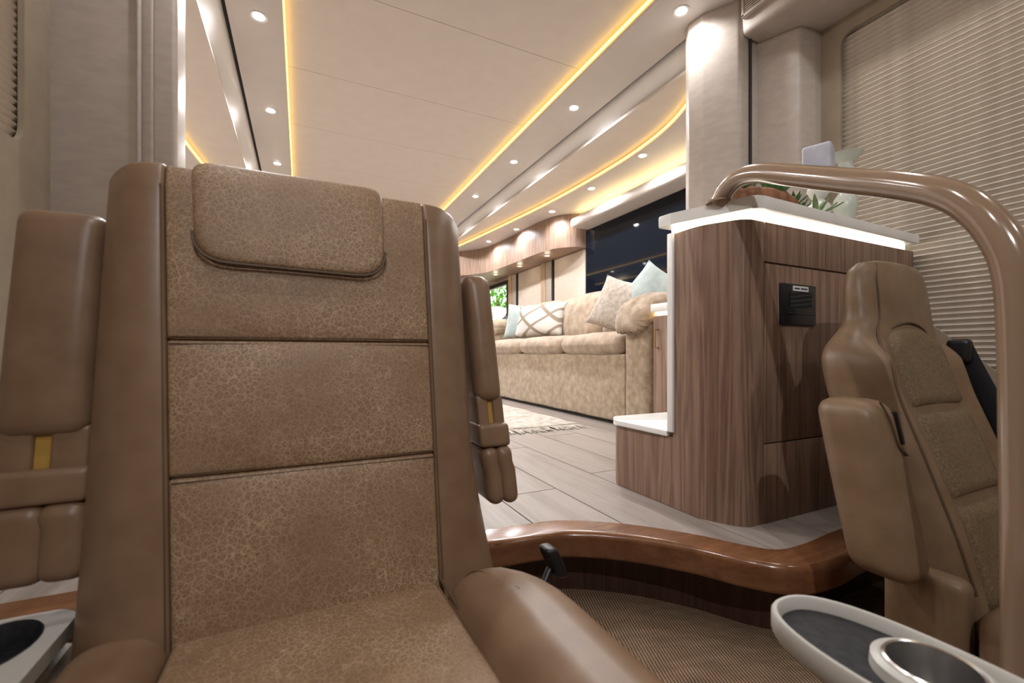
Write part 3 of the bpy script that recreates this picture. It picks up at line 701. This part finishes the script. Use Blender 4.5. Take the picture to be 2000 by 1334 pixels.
# white ledge left of the passenger seat
Lg = thing('side_ledge', (-.47, .7, -.19), 'white side ledge with black oval cup recess beside the large leather seat', 'ledge')
plate('ledge_top', roundpoly([(-.597, .25), (-.274, .25), (-.274, .80), (-.30, .82), (-.597, .82)], [0, .02, .03, .03, 0]), [oval(-.340, .745, .045, .060, 32, 1)], .085, .02, 'tray_plastic', Lg, axis='z')
lathe('cup_recess', [(1.02, .0955), (1.0, .097), (.985, .0955), (.97, .06), (0, .058)], -.340, .745, 'black_rubber', Lg, sx=.045, sy=.060)
box('ledge_body', -.595, -.280, .26, .81, -.19, .055, 'vinyl_frame', Lg, bev=.01)

# ================================================================== SOFA
SF = thing('sofa', (2.08, 3.15, 0), 'beige chenille three-seat sofa against the side wall', 'sofa')
def fuzz(amp, sc):
    def f(p): 
        n = noise.noise_vector(p * sc); return p + n * amp
    return f
rbox('base', 1.772, 2.36, 2.10, 4.20, .025, .445, .012, 'chenille', SF, fn=fuzz(.004, 6), seg=16)
box('plinth', 1.80, 2.34, 1.92, 4.38, 0, .03, 'dark_gap', SF)
cy = [2.118, 2.806, 3.494, 4.185]
for i in range(3):
    rbox('seat_cushion', 1.745, 2.25, cy[i] + .005, cy[i + 1] - .005, .448, .572, .060, 'chenille_seat', SF, bulge=(.018, 0, .026), fn=fuzz(.006, 7), seg=12)
for i in range(3):
    def bk(p, i=i):
        q = fuzz(.010, 6)(p); t = (q.z - .56) / .4; return (q.x + .085 * t, q.y, q.z)
    rbox('back_cushion', 2.09, 2.28, cy[i] + .006, cy[i + 1] - .006, .56, .945, .092, 'chenille_seat', SF, bulge=(.045, 0, .03), fn=bk, seg=12)
rbox('back_frame', 2.24, 2.37, 1.90, 4.40, .03, .88, .04, 'chenille', SF)
def arm(y0, y1, s):
    a = rbox('arm', 1.765, 2.36, y0, y1, .028, .66, .05, 'chenille', SF, fn=fuzz(.003, 6), seg=12)
    def roll(p):
        q = Vector(p); t = max(0, (1.92 - q.x) / .22); q.z -= .10 * t * t
        r = .006 * math.sin(26 * math.atan2(q.z - .66, q.y - (y0 + y1) / 2)) * min(1, max(0, (2.0 - q.x) / .15))
        q.z += r; q.y += r * .6
        return fuzz(.008, 9)(q)
    rbox('arm_pillow', 1.70, 2.35, y0 - .015, y1 + .03, .635, .80, .075, 'chenille_seat', SF, bulge=(.01, .0, .012), fn=roll, seg=18, k=6)
arm(1.888, 2.112, 1); arm(4.19, 4.41, -1)
# pillows
def pillow(name, c, w_, h, t, tilt, yaw, roll, m, label, cat='pillow', group=None):
    n = 18; vs, fs = [], []
    for s in (1, -1):
        for i in range(n + 1):
            for j in range(n + 1):
                u = -1 + 2 * i / n; v = -1 + 2 * j / n
                k = (max(0, (1 - u * u) * (1 - v * v))) ** .42
                pin = 1 - .07 * (1 - abs(u) ** 4) * abs(v) ** 3; pin2 = 1 - .07 * (1 - abs(v) ** 4) * abs(u) ** 3
                vs.append(Vector((u * w_ / 2 * pin2, s * t / 2 * k + .006 * math.sin(5 * u + 3 * v), v * h / 2 * pin)))
    N1 = (n + 1) ** 2
    for s in (0, 1):
        for i in range(n):
            for j in range(n):
                a = s * N1 + i * (n + 1) + j; fs.append((a, a + 1, a + n + 2, a + n + 1) if s else (a, a + n + 1, a + n + 2, a + 1))
    M = Matrix.Translation(c) @ Matrix.Rotation(yaw, 4, 'Z') @ Matrix.Rotation(tilt, 4, 'X') @ Matrix.Rotation(roll, 4, 'Y')
    o = pyd(name, [M @ v for v in vs], fs, m, sharp=0); return tag(o, label, cat, group)
R_ = math.radians
pillow('throw_pillow', (2.15, 2.27, .835), .39, .39, .15, R_(-14), R_(-55), R_(38), 'teal_velvet', 'pale teal velvet pillow standing on its corner by the near sofa arm')
pillow('throw_pillow', (2.02, 2.45, .785), .39, .39, .14, R_(-16), R_(-60), R_(20), 'taupe_weave', 'taupe woven pillow leaning beside the teal velvet pillow')
pillow('lumbar_pillow', (1.97, 3.50, .755), .52, .34, .15, R_(-22), R_(-62), R_(-2), 'lattice_fabric', 'white rectangular pillow with tan lattice pattern on the sofa')
pillow('throw_pillow', (2.03, 3.92, .765), .40, .38, .13, R_(-18), R_(-40), R_(4), 'teal_velvet', 'pale teal pillow half hidden behind the lattice pillow')

# ================================================================== SLIDE-OUT WALL FITTINGS
TV = thing('television', (2.43, 2.6, 1.0), 'large black flat television screen on the wall above the sofa', 'television')
box('casing', 2.405, 2.448, 1.80, 3.40, .98, 1.597, 'black_plastic', TV, bev=.004)
box('screen', 2.402, 2.406, 1.806, 3.394, .99, 1.592, 'tv_black', TV)
PM = thing('window_pelmet', (2.35, 2.45, 1.58), 'rounded cream pelmet with hidden light above the black television', 'pelmet')
pr = roundpoly([(2.22, 1.60), (2.22, 1.685), (2.45, 1.685), (2.45, 1.60)], [.035, .03, 0, 0])
loft('pelmet_body', [[(x, yy, z) for x, z in pr] for yy in (1.465, 3.365)] + [[(2.26 + (x - 2.26) * .8, 3.39, 1.64 + (z - 1.64) * .7) for x, z in pr]], 'soffit_vinyl', PM, sharp=60)
box('light_bar', 2.30, 2.33, 1.5, 3.38, 1.688, 1.698, 'led_warm', PM)
OC = thing('overhead_cabinet', (2.2, 4.4, 1.44), 'long curved walnut overhead cabinet under the lowered ceiling', 'overhead cabinet')
front = spline([(2.42, 3.40, 0), (2.30, 3.44, 0), (2.20, 3.54, 0), (2.145, 3.68, 0), (2.12, 3.95, 0), (2.105, 4.5, 0), (2.06, 4.95, 0), (1.95, 5.2, 0), (1.80, 5.38, 0), (1.66, 5.5, 0)], 6)
pts = [(p.x, p.y) for p in front] + [(1.66, 5.6), (SX - .002, 5.6), (SX - .002, 3.40)]
prism('cabinet_body', pts, 1.446, 1.753, 'walnut_pale', OC, sharp=50)
for x, y in ((2.25, 3.85), (2.24, 4.45), (2.20, 5.05)):
    lathe('puck_light', [(0, 1.436), (.028, 1.436), (.034, 1.440), (.034, 1.445)], x, y, 'lamp_ring', OC, res=20)
    L = bpy.data.lights.new('puck_bulb', 'POINT'); L.energy = .3; L.color = (1, .85, .6); L.shadow_soft_size = .03
    o = bpy.data.objects.new('puck_bulb', L); COL.objects.link(o); o.parent = OC; o.location = Vector((x, y, 1.41)) - Vector(OC.location)
for ya, yb, lab in ((3.44, 4.0, 'beige roller shade panel next to the black television'), (4.28, 4.86, 'beige roller shade panel between the two wall posts')):
    tag(box('roller_shade', 2.425, 2.44, ya, yb, .75, 1.44, 'shade_fabric', bev=.002), lab, 'shade')
for ya, yb, lab in ((4.02, 4.26, 'light wood window post between the two roller shades'), (4.88, 5.12, 'light wood window post next to the bright garden window')):
    p = thing('window_post', (2.40, (ya + yb) / 2, .75), lab, 'post')
    ym = ya + .6 * (yb - ya)
    box('wood_strip', 2.405, 2.44, ym, yb, .75, 1.445, 'light_wood', p, bev=.006); box('pale_strip', 2.41, 2.44, ya + .022, ym, .75, 1.445, 'column_vinyl', p, bev=.01); box('dark_strip', 2.415, 2.44, ya, ya + .022, .75, 1.445, 'dark_gap', p)
# bright window and what stands outside it
wf = struct(plate('window_1', [(5.17, .67), (6.6, .67), (6.6, 1.41), (5.17, 1.41)], [win], SX - .005, .03, 'black_plastic'), 'bright window with a view of garden greenery')
box('pane', SX + .01, SX + .016, 5.2, 6.57, .70, 1.38, 'glass', wf)
gr = prism('lawn', [(2.6, 4), (9, 4), (9, 16), (2.6, 16)], -.9, -.85, 'grass'); struct(gr, 'lawn outside the window')
fence = thing('garden_fence', (4.3, 9.5, -.85), 'cream board fence outside the bright window', 'fence')
for i in range(22):
    box('board', 3.2 + i * .16, 3.2 + i * .16 + .15, 9.2, 9.23, -.85, 1.50 + .012 * (i % 3), 'fence_cream', fence, smooth=False)
box('rail', 3.2, 6.75, 9.23, 9.27, 1.2, 1.3, 'fence_cream', fence)
sh = thing('garden_shrub', (4.6, 10.3, -.85), 'bright green leafy shrub behind the cream garden fence', 'shrub')
bm = bmesh.new(); rg = random.Random(5)
for i in range(4200):
    u = rg.uniform(-1, 1); a = rg.uniform(0, 2 * PI); r = rg.uniform(.55, 1) ; s = math.sqrt(1 - u * u)
    cpt = Vector((4.6 + 1.5 * r * s * math.cos(a), 10.4 + .6 * r * s * math.sin(a), 2.1 + .95 * r * u))
    M = Matrix.Rotation(rg.uniform(0, 6), 3, 'Z') @ Matrix.Rotation(rg.uniform(-1.2, 1.2), 3, 'X'); L = rg.uniform(.05, .10)
    q = [bm.verts.new(cpt + M @ Vector(v)) for v in ((-.4 * L, 0, 0), (0, -L, .1 * L), (.4 * L, 0, 0), (0, L, .1 * L))]; bm.faces.new(q)
tag(from_bm('foliage', bm, 'leaf_outdoor', sh), kind='stuff')
tube('stem', [(4.6, 10.4, -.85), (4.62, 10.42, 0), (4.6, 10.4, 1.9)], .05, 'driftwood', sh, n=2)
# small table past the sofa with two lanterns
tb = thing('end_table', (2.15, 4.75, 0), 'small cream end table with lanterns past the far sofa arm', 'table')
box('top', 1.95, 2.36, 4.55, 4.98, .66, .69, 'white_stone', tb, bev=.005); box('body', 1.99, 2.34, 4.58, 4.95, 0, .66, 'walnut_pale', tb, bev=.003)
def lantern(x, y, z, w_, h, m, roofm, label):
    t = thing('lantern', (x, y, z), label, 'lantern')
    box('base', x - w_ / 2, x + w_ / 2, y - w_ / 2, y + w_ / 2, z, z + .012, m, t)
    for sx in (-1, 1):
        for sy in (-1, 1): box('post', x + sx * (w_ / 2 - .008) - .006, x + sx * (w_ / 2 - .008) + .006, y + sy * (w_ / 2 - .008) - .006, y + sy * (w_ / 2 - .008) + .006, z + .012, z + h, m, t)
    box('lid', x - w_ / 2, x + w_ / 2, y - w_ / 2, y + w_ / 2, z + h, z + h + .012, m, t)
    lathe('roof', [(w_ * .62, z + h + .012), (w_ * .25, z + h + .05), (.012, z + h + .06), (.012, z + h + .08), (0, z + h + .082)], x, y, roofm, t, res=4, sharp=20)
    lathe('candle', [(0, z + .012), (.02, z + .012), (.02, z + .07), (0, z + .072)], x, y, 'glazed_ceramic', t, res=14)
lantern(2.03, 4.72, .69, .11, .12, 'white_stone', 'white_stone', 'white open lantern on the small end table')
lantern(2.20, 4.72, .69, .11, .15, 'tray_plastic', 'dark_metal', 'pale lantern with dark roof on the small end table')
# rug
rg = thing('rug', (1.1, 3.0, 0), 'cream shaggy rug with fringed end on the plank floor', 'rug')
rbox('rug_pile', .45, 1.55, 2.28, 4.2, .001, .016, .006, 'rug', rg, fn=fuzz(.006, 8), seg=16)
bm = bmesh.new(); q = random.Random(11)
for i in range(230):
    x = .455 + 1.09 * i / 229; L = q.uniform(.07, .14); dx = q.uniform(-.03, .03); z1 = q.uniform(.003, .010)
    a = [bm.verts.new(v) for v in ((x - .004, 2.29, .010), (x + .004, 2.29, .010), (x + dx + .003, 2.29 - L, z1), (x + dx - .003, 2.29 - L, z1))]
    b = [bm.verts.new(v.co - Vector((0, 0, .002))) for v in a]
    bm.faces.new(a); bm.faces.new(b[::-1])
    for k in range(4): bm.faces.new((a[k], b[k], b[(k + 1) % 4], a[(k + 1) % 4]))
tag(from_bm('fringe', bm, 'rug', rg), kind='stuff')

# ================================================================== DECOR ON THE COUNTER
def candlestick(x, y, z, h, m, label, dish):
    k = h / .21
    p = [(0, 0), (.042, 0), (.044, .008), (.036, .016), (.030, .022), (.016, .032), (.015, .036), (.028, .05), (.036, .075), (.034, .095), (.020, .112), (.016, .118), (.024, .132), (.033, .150), (.030, .168), (.020, .182), (.022, .19), (.046 if dish else .036, .203), (.052 if dish else .040, .21), (.040, .212), (0, .207)]
    return tag(lathe('candlestick', [(r, z + zz * k) for r, zz in p], x, y, m, res=32, sharp=60), label, 'candlestick')
candlestick(1.535, .862, .85, .185, 'glazed_ceramic', 'turned white candlestick under the grey square candle', False)
candlestick(1.690, .862, .85, .285, 'green_glaze', 'turned pale green candlestick with a wide dish top', True)
cd = rbox('pillar_candle', 1.495, 1.575, .822, .902, 1.036, 1.125, .010, 'candle_wax', fn=lambda p: (p.x, p.y, p.z + .006 * math.cos((p.x - 1.53) * 40) * (1 if p.z > 1.08 else 0)), seg=6)
cd.matrix_world = Matrix.Translation(cd.location) @ Matrix.Rotation(R_(20), 4, 'Z'); tag(cd, 'lilac-grey square pillar candle on the white candlestick', 'candle')
pb = thing('planter', (1.235, .855, .85), 'brown driftwood planter of succulents on the stone countertop', 'planter')
rings = []
for (sx, sy, z) in ((.10, .045, .8505), (.15, .06, .87), (.17, .065, .895), (.165, .06, .905), (.145, .05, .90), (.05, .02, .893)):
    rings.append([(1.235 + sx * math.cos(a), .855 + sy * math.sin(a), z + (.018 * noise.noise(Vector((3 * math.cos(a), 3 * math.sin(a), 1))) + .014 * math.exp(-((math.cos(a) + .3) ** 2) * 4) if z > .86 else 0)) for a in [2 * PI * i / 36 for i in range(36)]])
loft('bowl', rings, 'driftwood', pb, sharp=0)
def leaf(bm, base, d, L, W, up=.25):
    d = d.normalized(); s = d.cross(Vector((0, 0, 1))); s = s.normalized() if s.length > .01 else Vector((1, 0, 0)); n = s.cross(d)
    prof = [(0, .35, 0), (.35, 1, .05), (.7, .8, .12), (1, .05, .25)]; T_, B_ = [], []
    for t, w_, b in prof:
        c = base + d * L * t + n * L * b * up * 2; hw = W / 2 * w_
        T_.append([bm.verts.new(c - s * hw), bm.verts.new(c + n * -.002), bm.verts.new(c + s * hw)]); B_.append(bm.verts.new(c - n * W * .22))
    for i in range(3):
        for j in range(2): bm.faces.new((T_[i][j], T_[i + 1][j], T_[i + 1][j + 1], T_[i][j + 1]))
        bm.faces.new((T_[i][0], B_[i], B_[i + 1], T_[i + 1][0])); bm.faces.new((T_[i][2], T_[i + 1][2], B_[i + 1], B_[i]))
pr_ = random.Random(2)
def succulent(x, y, z, L, W, n, m, lean_=(0, 0), spike=.5):
    bm = bmesh.new()
    for i in range(n):
        a = i * 2.4; e = spike + .9 * i / n
        leaf(bm, Vector((x, y, z)), Vector((math.cos(a) * math.cos(e) + lean_[0], math.sin(a) * math.cos(e) + lean_[1], math.sin(e))), L * pr_.uniform(.8, 1.1), W)
    return from_bm('succulent', bm, m, pb, smooth=True, sharp=50)
succulent(1.12, .845, .905, .055, .014, 14, 'leaf_green', spike=.3)
succulent(1.165, .85, .912, .045, .018, 14, 'leaf_pale')
succulent(1.255, .83, .905, .062, .030, 16, 'leaf_green', spike=.35)
succulent(1.335, .82, .89, .045, .013, 14, 'leaf_green', spike=.3)
succulent(1.375, .825, .885, .035, .014, 12, 'leaf_green', spike=.2)
succulent(1.415, .80, .870, .075, .016, 9, 'leaf_pale', (.3, -.1), .1)
bpy.context.view_layer.update()
